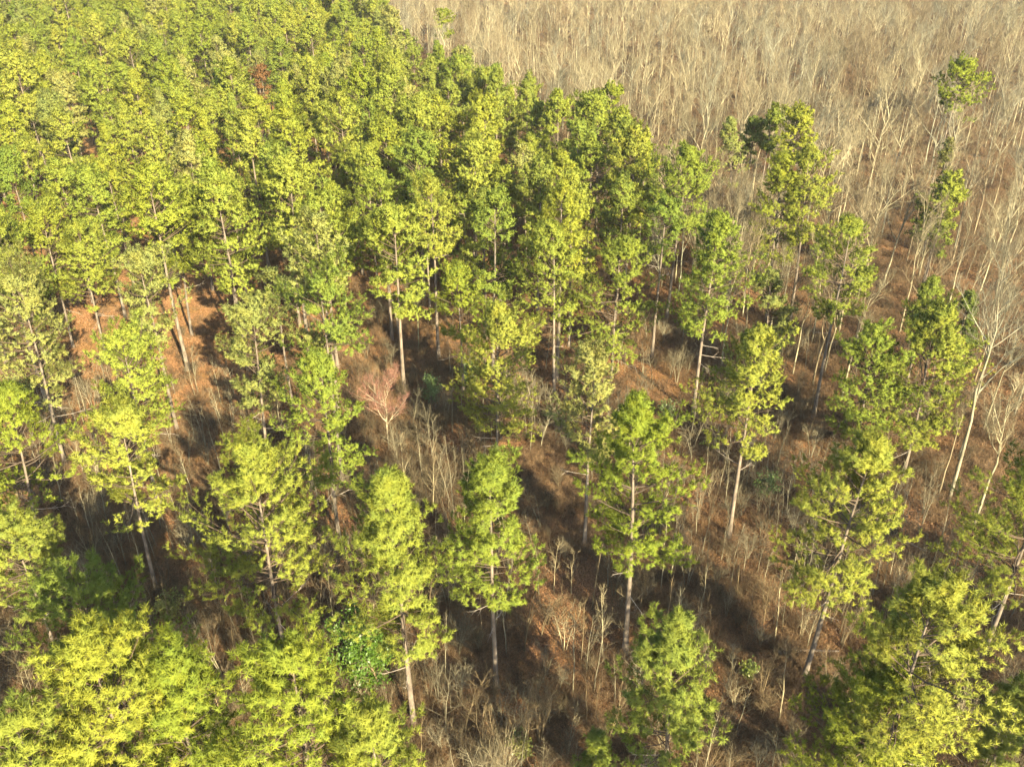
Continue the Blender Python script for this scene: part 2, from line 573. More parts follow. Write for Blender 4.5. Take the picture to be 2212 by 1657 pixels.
def leafy(seed, h, w, n=3500, size=0.13, mat=None):
    """Small broadleaved evergreen: stem mesh and crown mesh."""
    rng = np.random.default_rng(seed)
    st = Geo()
    s = np.linspace(0, 1, 5)
    T = np.stack([0.05 * h * np.sin(s * 3), 0.03 * h * np.sin(s * 5), s * h * 0.9], 1)[None]
    st.add(*tubes(T, taper(1, 5, 0.02 * h, 0.01), 5), 0, True)
    B, _, bl = grow(T, 26, 0.1, 1.0, (40, 75), lambda t: w * (0.55 + 0.5 * np.sin(np.clip(t, 0, 1) * 2.6)) * 0.62, 4, rng, up=0.25, wander=0.12)
    st.add(*tubes(B, taper(len(B), 4, 0.02, 0.006), 3), 0, False)
    k = n // len(B)
    t = 0.25 + 0.78 * rng.random((len(B), k))
    p, tan = along(B, t)
    p = (p + rng.normal(size=p.shape) * 0.16 * w / 2).reshape(-1, 3)
    p[:, 2] = np.maximum(p[:, 2], 0.05)
    nrm = unit(rng.normal(size=p.shape) + np.array([0, 0, 0.7]))
    u = unit(np.cross(nrm, rng.normal(size=p.shape)))
    v = np.cross(nrm, u)
    a = (size * (0.6 + 0.6 * rng.random(len(p))))[:, None]
    V = np.stack([p - u * a, p + v * a * 0.5, p + u * a, p - v * a * 0.5], 1)
    g = Geo()
    g.add(V.reshape(-1, 3), np.arange(len(p) * 4).reshape(-1, 4), 0)
    return st.mesh('stem', [M_PINETWIG]), g.mesh('foliage', [mat or M_BROAD])


# ------------------------------------------------------------------ scene objects
def tag(o, label=None, cat=None, group=None, kind=None):
    for k, v in (('label', label), ('category', cat), ('group', group), ('kind', kind)):
        if v:
            o[k] = v
    return o


def obj(name, me, parent=None, loc=None, rz=0.0, scale=None, color=None):
    o = bpy.data.objects.new(name, me)
    col.objects.link(o)
    if parent is not None:
        o.parent = parent
    if loc is not None:
        o.location = loc
    if rz:
        o.rotation_euler = (0, 0, rz)
    if scale is not None:
        o.scale = scale
    if color is not None:
        o.color = (*color, 1)
    return o


def thing(name, label, cat, loc, rz=0.0, scale=None, group=None):
    o = bpy.data.objects.new(name, None)
    o.empty_display_size = 0.5
    col.objects.link(o)
    o.location = loc
    o.rotation_euler = (0, 0, rz)
    if scale is not None:
        o.scale = scale
    return tag(o, label, cat, group)


def place_tree(name, label, cat, group, meshes, x, y, rz=0.0, scale=(1, 1, 1), color=(1, 1, 1)):
    """meshes: [(part name, mesh)] with the trunk first."""
    r = thing(name, label, cat, (x, y, float(ground_z(x, y))), rz, scale, group)
    for part, me in meshes:
        obj(part, me, r, color=color)
    return r


# ---- ground: one sheet to the horizon
def build_ground():
    xs = np.concatenate([np.array([-4000, -2200, -1200, -700, -450, -330]), np.arange(-280, 361, 3.0), np.array([420, 560, 800, 1300, 2300, 4000])])
    ys = np.concatenate([np.array([-2500, -1200, -500, -200, -100]), np.arange(-60, 601, 3.0), np.array([680, 800, 1000, 1400, 2200, 3500, 5000])])
    X, Y = np.meshgrid(xs, ys)
    Z = ground_z(X, Y)
    V = np.stack([X, Y, Z], -1).reshape(-1, 3)
    nx, ny = len(xs), len(ys)
    i = np.arange(nx - 1)[None] + np.arange(ny - 1)[:, None] * nx
    F = np.stack([i, i + 1, i + nx + 1, i + nx], -1).reshape(-1, 4)
    g = Geo()
    g.add(V, F, 0, True)
    me = g.mesh('ground', [M_GROUND])
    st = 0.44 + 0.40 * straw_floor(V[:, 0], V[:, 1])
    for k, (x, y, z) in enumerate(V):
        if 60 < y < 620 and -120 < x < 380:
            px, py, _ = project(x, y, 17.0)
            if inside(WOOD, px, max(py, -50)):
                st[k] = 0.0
    at = me.attributes.new('straw', 'FLOAT', 'POINT')
    at.data.foreach_set('value', st.astype(np.float32))
    return tag(obj('ground', me), 'brown forest floor of leaf litter and pine straw', None, None, 'structure')


TINT = {
    'yellow': (0.160, 0.178, 0.028),
    'rust': (0.150, 0.075, 0.036),
    'lime': (0.162, 0.182, 0.034),
    'green': (0.134, 0.162, 0.033),
    'pale': (0.170, 0.178, 0.056),
    'deep': (0.098, 0.130, 0.030),
}
WORD = {'yellow': 'yellow-green', 'lime': 'lime green', 'green': 'mid green', 'pale': 'pale olive', 'deep': 'deep green', 'rust': 'rusty brown'}

# ---- pines measured one by one from the photograph:
# top x, top y, foot (x, y) or height in metres, crown width, crown bottom y, profile, tint, label, short name for its neighbours' labels
HEROES = [
    (195, 1420, 25, 350, 1760, 'round', 'yellow', 'huge bright crown filling the bottom left corner, nearest of all the pines', 'the huge corner pine'),
    (360, 1438, 24, 230, 1720, 'round', 'yellow', 'bright rounded pine crown overlapping the huge corner crown, beside the bare thicket', None),
    (30, 1560, 25, 230, 1800, 'round', 'lime', 'pine crown cut by the bottom left corner, below the huge bright crown', None),
    (630, 1428, 25, 320, 1760, 'round', 'yellow', 'wide bright pine crown cut by the bottom edge, under the broad thicket-side pine', 'the wide bottom-edge pine'),
    (800, 1570, 21, 165, 1720, 'round', 'lime', 'smaller pine crown hugging the wide bottom-edge crown, just below the evergreen bush', None),
    (170, 1270, 15.5, 270, 1480, 'round', 'green', 'mostly shaded dark crown with sunlit upper tips, above the huge corner crown', 'the shaded dark pine'),
    (20, 1135, 15, 230, 1330, 'round', 'green', 'dark shaded pine crown half outside the left edge, over the shaded thicket', None),
    (545, 1000, (620, 1430), 275, 1330, 'round', 'lime', 'broad rounded pine with thick brown stem rising from the tangled bare thicket', 'the broad thicket-side pine'),
    (830, 1040, (895, 1570), 215, 1420, 'oval', 'lime', 'shaggy layered pine standing over the dark evergreen bush', 'the pine over the evergreen bush'),
    (1055, 1000, (1072, 1480), 200, 1310, 'oval', 'lime', 'star-shaped pine with a long straight grey stem beside the orange leaf patch', 'the star-shaped pine'),
    (1370, 870, (1350, 1410), 230, 1215, 'oval', 'yellow', 'most brilliant yellow-green pine, tall oval crown above the orange leaf patch', 'the brilliant oval pine'),
    (1455, 1350, (1425, 1800), 225, 1640, 'oval', 'green', 'shorter pine cut by the bottom edge, below the pair of pale saplings', 'the short bottom-edge pine'),
    (1890, 965, (1735, 1470), 225, 1290, 'oval', 'lime', 'ragged pine with slanting shadow-striped stem in the dark scrub', 'the ragged slanting pine'),
    (2020, 1295, 25, 320, 1600, 'round', 'lime', 'massive dense pine crown in the bottom right corner, before the striped trunk', 'the massive corner pine'),
    (1900, 1500, 17, 270, 1780, 'round', 'yellow', 'golden pine crown cut by the bottom edge, tucked under the massive corner crown', None),
    (2215, 1480, 17, 130, 1660, 'oval', 'green', 'shaded pine crown cut by the right edge beside the massive corner crown', None),
    (2290, 985, (2120, 1420), 300, 1270, 'oval', 'lime', 'pine with a pale blue-grey trunk slanting to the right edge, crown mostly outside', 'the right-edge pine'),
    (1290, 1590, 7, 75, 1740, 'cone', 'green', 'small young pine at the bottom edge in dark scrub', None),
    # second rank
    (20, 855, (95, 1190), 205, 1100, 'oval', 'yellow', 'pine at the left edge with drooping bright shelves, below the pale washed-out pine', 'the left-edge pine'),
    (45, 625, (145, 1012), 215, 880, 'fan', 'pale', 'pale washed-out pine with long bare sunlit stem at the left edge', 'the pale washed-out pine'),
    (265, 745, (345, 1100), 205, 955, 'fan', 'lime', 'pine of flat spreading shelves with open middle, above the dark shadow strip', 'the flat-shelved pine'),
    (260, 905, (340, 1280), 215, 1120, 'oval', 'lime', 'soft green pine directly in front of the flat-shelved pine', 'the soft green pine'),
    (545, 670, (582, 1008), 180, 900, 'fan', 'pale', 'pale open fan-shaped pine with visible limbs, beside the dark shadow strip', 'the pale fan-shaped pine'),
    (690, 615, 24, 175, 785, 'round', 'green', 'glossy dome-topped green pine behind the reddish bare maple', 'the dome-topped pine'),
    (690, 775, (732, 1155), 190, 1040, 'oval', 'lime', 'large bright pine touching the reddish bare maple', 'the maple-side pine'),
    (985, 585, (1002, 850), 135, 745, 'oval', 'yellow', 'golden round-headed pine beside the small white dead pine', 'the golden round-headed pine'),
    (1075, 682, (1073, 998), 165, 955, 'round', 'lime', 'bushy pine in front of the golden round-headed pine', 'the bushy centre pine'),
    (1215, 398, 27, 130, 600, 'cone', 'yellow', 'tall pointed pine at the middle, rising above its neighbours', 'the tall pointed pine'),
    (1195, 490, (1197, 852), 150, 720, 'oval', 'lime', 'open pine with a long dark-striped stem below the tall pointed pine', 'the open striped-stem pine'),
    (1340, 530, (1320, 818), 200, 770, 'oval', 'lime', 'spreading pine with drooping lower boughs over brown open ground', 'the spreading drooping pine'),
    (1285, 790, (1262, 1182), 175, 1010, 'fan', 'pale', 'pale fan-topped pine overlapped by the brilliant oval pine', 'the pale fan-topped pine'),
    (1640, 720, (1575, 1157), 195, 975, 'oval', 'lime', 'neat tiered pine with a tall clean pale stem standing alone in scrub', 'the neat tiered pine'),
    (1890, 730, (1840, 1010), 170, 950, 'round', 'lime', 'bushy pine beside the wide flat pine near the bare wood edge', 'the bushy right-hand pine'),
    (2020, 690, (1950, 1032), 175, 960, 'round', 'lime', 'wide pine standing before the tall pale leaning hardwood', 'the wide pine by the leaning hardwood'),
    (1665, 600, (1640, 850), 125, 755, 'oval', 'pale', 'small pale olive pine behind the neat tiered pine', 'the small pale olive pine'),
    (1840, 485, (1757, 900), 150, 705, 'oval', 'lime', 'tall round-topped pine with double stem at the bare wood edge', 'the tall double-stem pine'),
    (2015, 610, 17, 75, 720, 'cone', 'green', 'small pointed pine wedged behind the wide pine by the leaning hardwood', None),
    (2095, 640, 16, 85, 790, 'cone', 'deep', 'dark thin young pine under the tall pale leaning hardwood', None),
    (1555, 470, (1497, 892), 150, 730, 'oval', 'lime', 'tall pine with dark winding stem rising from sunlit orange ground', 'the winding-stem pine'),
    (1490, 335, (1440, 690), 180, 580, 'oval', 'lime', 'tall full pine in front of the bare stems, left of the twin pines', 'the tall full pine'),
    (1440, 430, 23, 100, 560, 'oval', 'green', 'lesser pine tucked against the tall full pine', None),
    (1290, 222, (1287, 520), 160, 460, 'oval', 'lime', 'big stout pine at the meeting of pine stand and bare wood', 'the big stout pine'),
    (1750, 322, (1705, 700), 115, 530, 'oval', 'lime', 'taller one of the twin pines facing the bare wood', 'the twin pines'),
    (1690, 345, (1655, 690), 125, 570, 'oval', 'yellow', 'shorter bushier one of the twin pines facing the bare wood', None),
    (1724, 252, 24, 84, 350, 'round', 'yellow', 'bright round pine crown just behind the twin pines', 'the bright round crown'),
    (1668, 250, 22, 52, 330, 'round', 'green', 'small green round crown between the bright round crown and the slim pale pine', None),
    (1632, 258, 21, 45, 340, 'round', 'deep', 'smallest dark crown behind the twin pines, nearest the slim pale pine', None),
    (1575, 262, (1572, 520), 75, 410, 'cone', 'pale', 'slim pale pine at the edge of the bare wood behind the tall full pine', 'the slim pale pine'),
    (2083, 148, (2005, 430), 98, 250, 'round', 'yellow', 'isolated round-headed pine on a long bare stem deep in the bare wood', 'the isolated round pine'),
    (2052, 395, 20, 85, 500, 'round', 'lime', 'lone pine in the bare wood in front of the isolated round pine', 'the lone bare-wood pine'),
    (2055, 303, 20, 34, 375, 'cone', 'pale', 'thin wispy pine between the two lone pines of the bare wood', None),
    (2030, 470, 14, 80, 560, 'oval', 'green', 'low ragged pine beneath the lone pine of the bare wood', None),
    (770, 500, (868, 760), 120, 600, 'fan', 'lime', 'spreading pine with a tall reddish sunlit stem above the thicket', 'the red-stemmed pine'),
    (625, 400, (645, 640), 110, 570, 'fan', 'yellow', 'golden pine of separate shelves with its stem in the sun', 'the golden shelved pine'),
    (385, 425, (415, 725), 170, 610, 'round', 'lime', 'round full pine on a lit stem beside open pinkish-brown ground', 'the round full pine'),
    (195, 362, (232, 585), 130, 500, 'oval', 'lime', 'pine on a slender white-lit stem at the pink ground, left of the round full pine', 'the slender white-stemmed pine'),
    (95, 482, (160, 755), 150, 660, 'round', 'yellow', 'bright low pine in front of the tall bare sunlit pole', 'the bright low pine'),
    (170, 500, (230, 775), 130, 680, 'oval', 'lime', 'pine beside the bright low pine with its shadowed stem on brown ground', None),
    (300, 570, 22, 150, 770, 'fan', 'pale', 'pale straggly pine before the round full pine', None),
    (-15, 500, 24, 110, 660, 'round', 'lime', 'pine half cut by the left edge beside the bright low pine', None),
    (590, 590, 19, 90, 700, 'oval', 'pale', 'brownish olive pine next to the dome-topped pine', None),
    (700, 400, (710, 640), 100, 560, 'oval', 'green', 'green pine on a reddish leaning stem behind the golden shelved pine', None),
    (820, 390, 24, 120, 520, 'oval', 'lime', 'broad pine behind the red-stemmed pine', None),
    (930, 400, 25, 115, 560, 'oval', 'lime', 'tall pine behind the thicket, left of the tall pointed pine by two crowns', None),
    (1000, 400, (1010, 640), 95, 570, 'oval', 'lime', 'pine with slim crown behind the golden round-headed pine', None),
    (1025, 322, 24, 100, 450, 'round', 'lime', 'round crown behind the slim-crowned pine at the middle', None),
    (1085, 370, (1093, 650), 95, 490, 'oval', 'lime', 'pine on a tall straight grey stem left of the tall pointed pine', 'the straight grey-stemmed pine'),
    (1130, 325, (1137, 622), 75, 470, 'oval', 'pale', 'narrow open pine on a thin straight stem next to the tall pointed pine', None),
    (1345, 250, 23, 70, 360, 'oval', 'lime', 'narrow pine against the bare wood right beside the big stout pine', None),
    (1320, 197, 22, 60, 290, 'round', 'yellow', 'bright clump crown just behind the big stout pine', None),
    (562, 148, 22, 44, 215, 'fan', 'rust', 'rusty brown dead pine among the green crowns far back in the dense stand', None),
    (955, 33, 23, 44, 70, 'round', 'yellow', 'bright little crown alone beyond the pine edge, far up in the bare wood', None),
]


def hero_place(i):
    tx, ty, foot, w, cby, prof, tint, label, nick = HEROES[i]
    if isinstance(foot, tuple):
        x, y = on_z(*foot)
        x2, h = at_dist(tx, ty, y)
        lean = max(-2.2, min(2.2, x2 - x))
        if h > 30:
            h = 30
    else:
        h = foot
        x, y = on_z(tx, ty, h)
        lean = 0.0
    _, _, depth = project(x, y, h * 0.75)
    rad = w / 2 * depth / FOC
    cb = at_dist(tx, cby, y)[1] + rad * 0.25
    cb = max((0.42 if ty > 1250 else 0.2) * h, min(cb, h * 0.72))
    return x, y, h, lean, rad, cb, depth


hero_xy, nicks, pine_index = [], [], []
GROUP_PINE = 'pines of the thinned stand and the dense stand behind it'
for i, H in enumerate(HEROES):
    x, y, h, lean, rad, cb, depth = hero_place(i)
    prof, tint, label, nick = H[5:]
    near = depth < 125
    fac = 1.0 if depth < 75 else (0.8 if near else 0.55)
    tm, cm, dm = pine(100 + i, h, cb, rad * (1.12 if H[1] > 1250 else 1.22), prof, (lean, 0.0), dens=(1.2 if depth < 125 or prof != 'round' else 1.5) if prof != 'fan' else 1.0, nn=22 if depth < 75 else (13 if near else (12 if prof == 'round' else 8)), n3=3 if near else 2, nw=0.042 if depth < 75 else (0.064 if near else 0.125),
                      nl=0.27 if near else 0.32, dead=(4 if prof == 'fan' else 3) if near else (2 if depth < 160 else 0), gap=0.16 if prof in ('fan', 'oval') else 0.08)
    parts = [('trunk', tm), ('crown', cm)] + [('dead_branch', d) for d in dm]
    place_tree('pine_tree', label, 'pine', GROUP_PINE, parts, x, y, color=TINT[tint])
    hero_xy.append((x, y, rad))
    if nick:
        pxx, pyy, _ = project(x, y, h * 0.8)
        nicks.append((nick, pxx, pyy))


# ------------------------------------------------------------------ scattering
class Darts:
    """Points no nearer to one another than r."""
    def __init__(self, cell):
        self.c, self.g = cell, {}

    def ok(self, x, y, r):
        k = int(math.ceil(r / self.c))
        i, j = int(x // self.c), int(y // self.c)
        for a in range(i - k, i + k + 1):
            for b in range(j - k, j + k + 1):
                for (qx, qy, qr) in self.g.get((a, b), ()):
                    if (qx - x) ** 2 + (qy - y) ** 2 < max(r, qr) ** 2:
                        return False
        return True

    def add(self, x, y, r):
        self.g.setdefault((int(x // self.c), int(y // self.c)), []).append((x, y, r))


EDGE = [(800, -60), (845, 20), (895, 75), (1000, 110), (1100, 150), (1200, 190), (1330, 245), (1420, 330), (1500, 400)]      # where the tops of the pine stand meet the bare wood
DENSE = [(-700, -60)] + EDGE + [(1370, 420), (1230, 400), (1150, 400), (960, 470), (870, 470), (780, 470), (700, 520), (560, 560), (470, 440), (330, 400), (120, 380), (0, 470), (-300, 560), (-700, 600)]
WOOD = [(2900, -60)] + EDGE[::-1][2:] and [(800, -60), (845, 5), (895, 55), (1000, 85), (1100, 125), (1200, 165), (1330, 215), (1390, 280), (1420, 380), (1500, 300), (1560, 240), (1640, 235), (1740, 240), (1790, 300), (1800, 390),
        (1800, 470), (1900, 470), (1960, 560), (2040, 590), (2100, 680), (2140, 800), (2230, 900), (2420, 1060), (2900, 1100), (2900, -60)]

def straw_floor(x, y):
    """Open ground of leaves and pine straw, as against brush: the orange patch in the middle and the pink ground on the left."""
    cx, cy = on_z(1235, 1320)
    a = 1.5 * np.exp(-(((x - cx) / 5.0) ** 2 + ((y - cy) / 7.0) ** 2))
    cx, cy = on_z(380, 600)
    b = np.exp(-(((x - cx) / 30.0) ** 2 + ((y - cy) / 35.0) ** 2))
    return np.clip(a + b, 0, 1)


build_ground()

darts = Darts(4.0)
for x, y, r in hero_xy:
    darts.add(x, y, 3.2)

GAPS = [(*on_z(px, py), r) for px, py, r in ((455, 330, 7), (590, 345, 7), (790, 215, 8), (640, 440, 6), (300, 160, 8), (480, 110, 9), (960, 480, 6), (180, 300, 6), (740, 310, 7), (110, 560, 8), (330, 470, 6))]
pine_pts = []
for _ in range(60000):
    y = 60 + 480 * rnd.random() ** 0.9
    x = -250 + 300 * rnd.random()
    hh = 20.5 + 6.5 * rnd.random()
    px, py, dep = project(x, y, hh)
    if not (-420 < px < 1700) or not inside(DENSE, px, py):
        continue
    if any((x - gx) ** 2 + (y - gy) ** 2 < gr * gr for gx, gy, gr in GAPS):
        continue
    r = 6.1 + 2.4 * rnd.random()
    if darts.ok(x, y, r):
        darts.add(x, y, r)
        pine_pts.append((x, y, hh, dep, px, py))
# a few pines out of the frame behind and beside the camera, whose shade falls into it
SHADERS = [(-36, 34), (14, 21), (30, 4), (36, 23), (46, 8), (52, 24), (57, 37), (64, 20)]
wood_pts = []
for _ in range(60000):
    y = 70 + 470 * rnd.random()
    x = -70 + 400 * rnd.random()
    hh = 17 + 7 * rnd.random()
    px, py, dep = project(x, y, hh * 0.9)
    if not (700 < px < 2420) or not inside(WOOD, px, py):
        continue
    r = 4.6 + 2.8 * rnd.random()
    if darts.ok(x, y, r):
        darts.add(x, y, r)
        wood_pts.append((x, y, hh, dep, px, py))
# a few bare trees that stand in the gaps of the pine stand
for gx, gy, gr in GAPS[:9]:
    for _ in range(2):
        x, y, hh = gx + rnd.uniform(-0.6, 0.6) * gr, gy + rnd.uniform(-0.6, 0.6) * gr, rnd.uniform(9, 15)
        if darts.ok(x, y, 2.5):
            darts.add(x, y, 2.5)
            px, py, dep = project(x, y, hh * 0.9)
            wood_pts.append((x, y, hh, dep, px, py))
# slim bare stems inside the seam between pines and bare wood
SEAM = [(1180, 230), (1400, 260), (1620, 330), (1800, 480), (1950, 620), (1800, 620), (1620, 560), (1420, 480), (1200, 430)]
for _ in range(4000):
    y = 90 + 200 * rnd.random()
    x = -20 + 130 * rnd.random()
    hh = 12 + 7 * rnd.random()
    px, py, dep = project(x, y, hh * 0.9)
    if inside(SEAM, px, py) and darts.ok(x, y, 2.6):
        darts.add(x, y, 2.6)
        wood_pts.append((x, y, hh, dep, px, py))


# ---- labels for the trees behind the measured ones
used_phrases = set()


def near_phrase(px, py, reach):
    """'just behind the ...' for a landmark pine close by in view, each phrase once."""
    best = sorted(((math.hypot(px - nx, (py - ny) * 1.2), nick, nx, ny) for nick, nx, ny in nicks))
    for d, nick, nx, ny in best[:3]:
        if d > reach:
            break
        dx, dy = px - nx, py - ny
        rel = ('behind' if dy < 0 else 'before') if abs(dy) > abs(dx) else ('left of' if dx < 0 else 'right of')
        if (rel, nick) not in used_phrases:
            used_phrases.add((rel, nick))
            return rel + ' ' + nick
    return None


def pine_zone(px, py):
    if py < 130:
        band = 'far back in dense stand'
    elif py < 270:
        band = 'midway in dense stand'
    else:
        band = 'at front of dense stand'
    side = 'near left edge' if px < 330 else ('halfway along' if px < 700 else 'near bare wood')
    return band + ' ' + side


# ---- pine variants shared by the stand
VAR = []
for k, (prof, rad, cbf, g) in enumerate([('oval', 4.4, 0.44, 0.15), ('round', 4.4, 0.48, 0.1), ('oval', 4.0, 0.40, 0.15), ('fan', 4.6, 0.48, 0.15), ('cone', 4.0, 0.38, 0.1), ('round', 4.1, 0.52, 0.1), ('oval', 4.7, 0.42, 0.2), ('fan', 4.2, 0.50, 0.15)]):
    tm, cm, _ = pine(500 + k, 24.0, 24.0 * cbf, rad, prof, (rnd.uniform(-0.6, 0.6), rnd.uniform(-0.4, 0.4)), nn=9, n3=3, nw=0.105, nl=0.32, dead=0, gap=g, dens=0.85)
    VAR.append((prof, tm, cm))
SHAPE = {'oval': 'oval crown', 'round': 'rounded crown', 'fan': 'open spreading crown', 'cone': 'pointed crown'}
TINTS = ['lime', 'lime', 'yellow', 'pale', 'green', 'lime', 'yellow', 'lime']

pine_pts.sort(key=lambda p: p[3])
in_frame = [p for p in pine_pts if -60 < p[4] < PW + 60]
singles = in_frame[:300 - len(HEROES)]
rest = in_frame[300 - len(HEROES):] + [p for p in pine_pts if not (-60 < p[4] < PW + 60)]
for n, (x, y, hh, dep, px, py) in enumerate(singles):
    k = rnd.randrange(len(VAR))
    prof, tm, cm = VAR[k]
    t = rnd.choice(TINTS)
    if px > 850 and rnd.random() < 0.3:
        t = 'green'
    sc = hh / 24.0
    ph = near_phrase(px, py, 150)
    label = f'{WORD[t]} pine with {SHAPE[prof]} {ph}' if ph else f'{WORD[t]} pine with {SHAPE[prof]} {pine_zone(px, py)}'
    w = sc * rnd.uniform(0.88, 1.12)
    place_tree('pine_tree', label, 'pine', GROUP_PINE, [('trunk', tm), ('crown', cm)], x, y, rnd.random() * 6.28, (w, w, sc), TINT[t])
for x, y in SHADERS:
    prof, tm, cm = VAR[rnd.randrange(len(VAR))]
    place_tree('pine_tree', 'tall pine standing just outside the view beside the camera', 'pine', 'pines out of view', [('trunk', tm), ('crown', cm)], x, y, rnd.random() * 6.28, (1.15, 1.15, 1.0), TINT['lime'])


def as_one(name, parts):
    """One mesh holding a tree's parts, for the far masses only."""
    g = Geo()
    mats, off = [], 0
    for me in parts:
        v = np.empty(len(me.vertices) * 3, np.float32)
        me.vertices.foreach_get('co', v)
        li = np.empty(len(me.loops), np.int32)
        me.loops.foreach_get('vertex_index', li)
        ls = np.empty(len(me.polygons), np.int32)
        me.polygons.foreach_get('loop_start', ls)
        tot = np.diff(np.append(ls, len(li)))
        mi = np.empty(len(me.polygons), np.int32)
        me.polygons.foreach_get('material_index', mi)
        for m in set(mi.tolist()):
            for k in (3, 4):
                sel = np.where((mi == m) & (tot == k))[0]
                if len(sel):
                    F = li[ls[sel][:, None] + np.arange(k)[None]]
                    u, inv = np.unique(F, return_inverse=True)
                    g.add(v.reshape(-1, 3)[u], inv.reshape(F.shape), len(mats) + m)
        mats += list(me.materials)
    return g.mesh(name, mats)


def scatter(name, label, protos, pts, rz, scl, idx, color=(1, 1, 1)):
    """One object of kind 'stuff': copies of the proto meshes stood on points by geometry nodes."""
    pts = np.asarray(pts, np.float32)
    me = bpy.data.meshes.new(name)
    me.vertices.add(len(pts))
    me.vertices.foreach_set('co', pts.ravel())
    for an, typ, data in (('turn', 'FLOAT_VECTOR', np.stack([np.zeros(len(pts)), np.zeros(len(pts)), rz], 1)), ('size', 'FLOAT_VECTOR', scl)):
        a = me.attributes.new(an, typ, 'POINT')
        a.data.foreach_set('vector', np.asarray(data, np.float32).ravel())
    a = me.attributes.new('pick', 'INT', 'POINT')
    a.data.foreach_set('value', np.asarray(idx, np.int32))
    me.update()
    o = obj(name, me, color=color)
    ng = bpy.data.node_groups.new(name, 'GeometryNodeTree')
    ng.interface.new_socket('Geometry', in_out='INPUT', socket_type='NodeSocketGeometry')
    ng.interface.new_socket('Geometry', in_out='OUTPUT', socket_type='NodeSocketGeometry')
    gi, go = ng.nodes.new('NodeGroupInput'), ng.nodes.new('NodeGroupOutput')
    join = ng.nodes.new('GeometryNodeJoinGeometry')

    def attr(an, typ):
        n = ng.nodes.new('GeometryNodeInputNamedAttribute')
        n.data_type = typ
        n.inputs['Name'].default_value = an
        return n.outputs['Attribute']
    turn, size, pick = attr('turn', 'FLOAT_VECTOR'), attr('size', 'FLOAT_VECTOR'), attr('pick', 'INT')
    for k, pm in enumerate(protos):
        po = bpy.data.objects.new(pm.name, pm)
        info = ng.nodes.new('GeometryNodeObjectInfo')
        info.inputs['Object'].default_value = po
        info.inputs['As Instance'].default_value = True
        cmp_ = ng.nodes.new('FunctionNodeCompare')
        cmp_.data_type = 'INT'
        cmp_.operation = 'EQUAL'
        ng.links.new(pick, cmp_.inputs[2])
        cmp_.inputs[3].default_value = k
        iop = ng.nodes.new('GeometryNodeInstanceOnPoints')
        ng.links.new(gi.outputs[0], iop.inputs['Points'])
        ng.links.new(cmp_.outputs[0], iop.inputs['Selection'])
        ng.links.new(info.outputs['Geometry'], iop.inputs['Instance'])
        ng.links.new(turn, iop.inputs['Rotation'])
        ng.links.new(size, iop.inputs['Scale'])
        ng.links.new(iop.outputs[0], join.inputs[0])
    ng.links.new(join.outputs[0], go.inputs[0])
    md = o.modifiers.new('scatter', 'NODES')
    md.node_group = ng
    return tag(o, label, None, None, 'stuff')


def scatter_xy(name, label, protos, xy, lo, hi, color=(1, 1, 1), zs=None):
    xy = np.asarray(xy, float)
    n = len(xy)
    s = lo + (hi - lo) * R.random(n)
    scl = np.stack([s * (0.9 + 0.2 * R.random(n)), s, s * (0.85 + 0.3 * R.random(n))], 1)
    if zs is not None:
        scl = np.stack([zs * (0.9 + 0.2 * R.random(n)), zs * (0.9 + 0.2 * R.random(n)), zs], 1)
    return scatter(name, label, protos, np.column_stack([xy, ground_z(xy[:, 0], xy[:, 1])]), R.random(n) * 6.28, scl, R.integers(0, len(protos), n), color)


if rest:
    # one mass for each tint, so that the far wood is as varied as the near one
    far_m = [as_one('far_pine', [tm, cm]) for _, tm, cm in VAR]
    pick = [rnd.choice(TINTS) for _ in rest]
    for t in sorted(set(pick)):
        sub = [p for p, q in zip(rest, pick) if q == t]
        scatter_xy('far_pine_wood', f'far {WORD[t]} pines of the dense stand running to the top edge', far_m, [(p[0], p[1]) for p in sub], 1, 1, TINT[t], np.array([p[2] / 24.0 for p in sub]))

# ------------------------------------------------------------------ bare hardwoods
WVAR = []
for k, (hh, sp, fk, n1, ln) in enumerate([(20, 7.0, 0.38, 7, 0.6), (21, 6.0, 0.5, 7, 1.0), (19, 8.2, 0.30, 8, 0.4), (21, 4.4, 0.55, 6, 0.8), (18, 7.0, 0.34, 7, 1.2), (22, 5.4, 0.5, 7, 0.5)]):
    tm, lm = hardwood(900 + k, hh, sp, fk, n1, n2=7, n3=6, lean=ln, n4=4, n5=2, tw=0.85)
    WVAR.append((hh, ('spreading', 'slender forked', 'wide low-forked', 'narrow upright', 'leaning spreading', 'tall slender')[k], tm, lm))
WVAR_APART = []
for k, (hh, sp, fk, n1, ln) in enumerate([(20, 6.2, 0.40, 9, 0.6), (21, 5.2, 0.5, 8, 1.0), (19, 7.2, 0.36, 9, 0.5)]):
    tm, lm = hardwood(950 + k, hh, sp, fk, n1, lean=ln, limbs_apart=True, n4=4, n5=2, tw=0.85)
    WVAR_APART.append((hh, ('spreading', 'slender forked', 'wide low-forked')[k], tm, lm))
WCOL = {'pale tan': (1.15, 1.08, 0.92), 'grey': (0.92, 0.95, 0.92), 'brownish': (0.85, 0.74, 0.62), 'cream': (1.35, 1.30, 1.12)}
GROUP_WOOD = 'bare hardwoods of the leafless wood'


def wood_zone(px, py):
    if inside(DENSE, px, py) and px < 1150:
        return 'standing in a gap of the pine stand'
    band = 'at front of leafless wood' if py > 420 else ('midway in leafless wood' if py > 190 else 'far back in leafless wood')
    side = 'beside the pine stand' if px < 1500 else ('behind the twin pines' if px < 1850 else 'towards the right edge')
    return band + ' ' + side


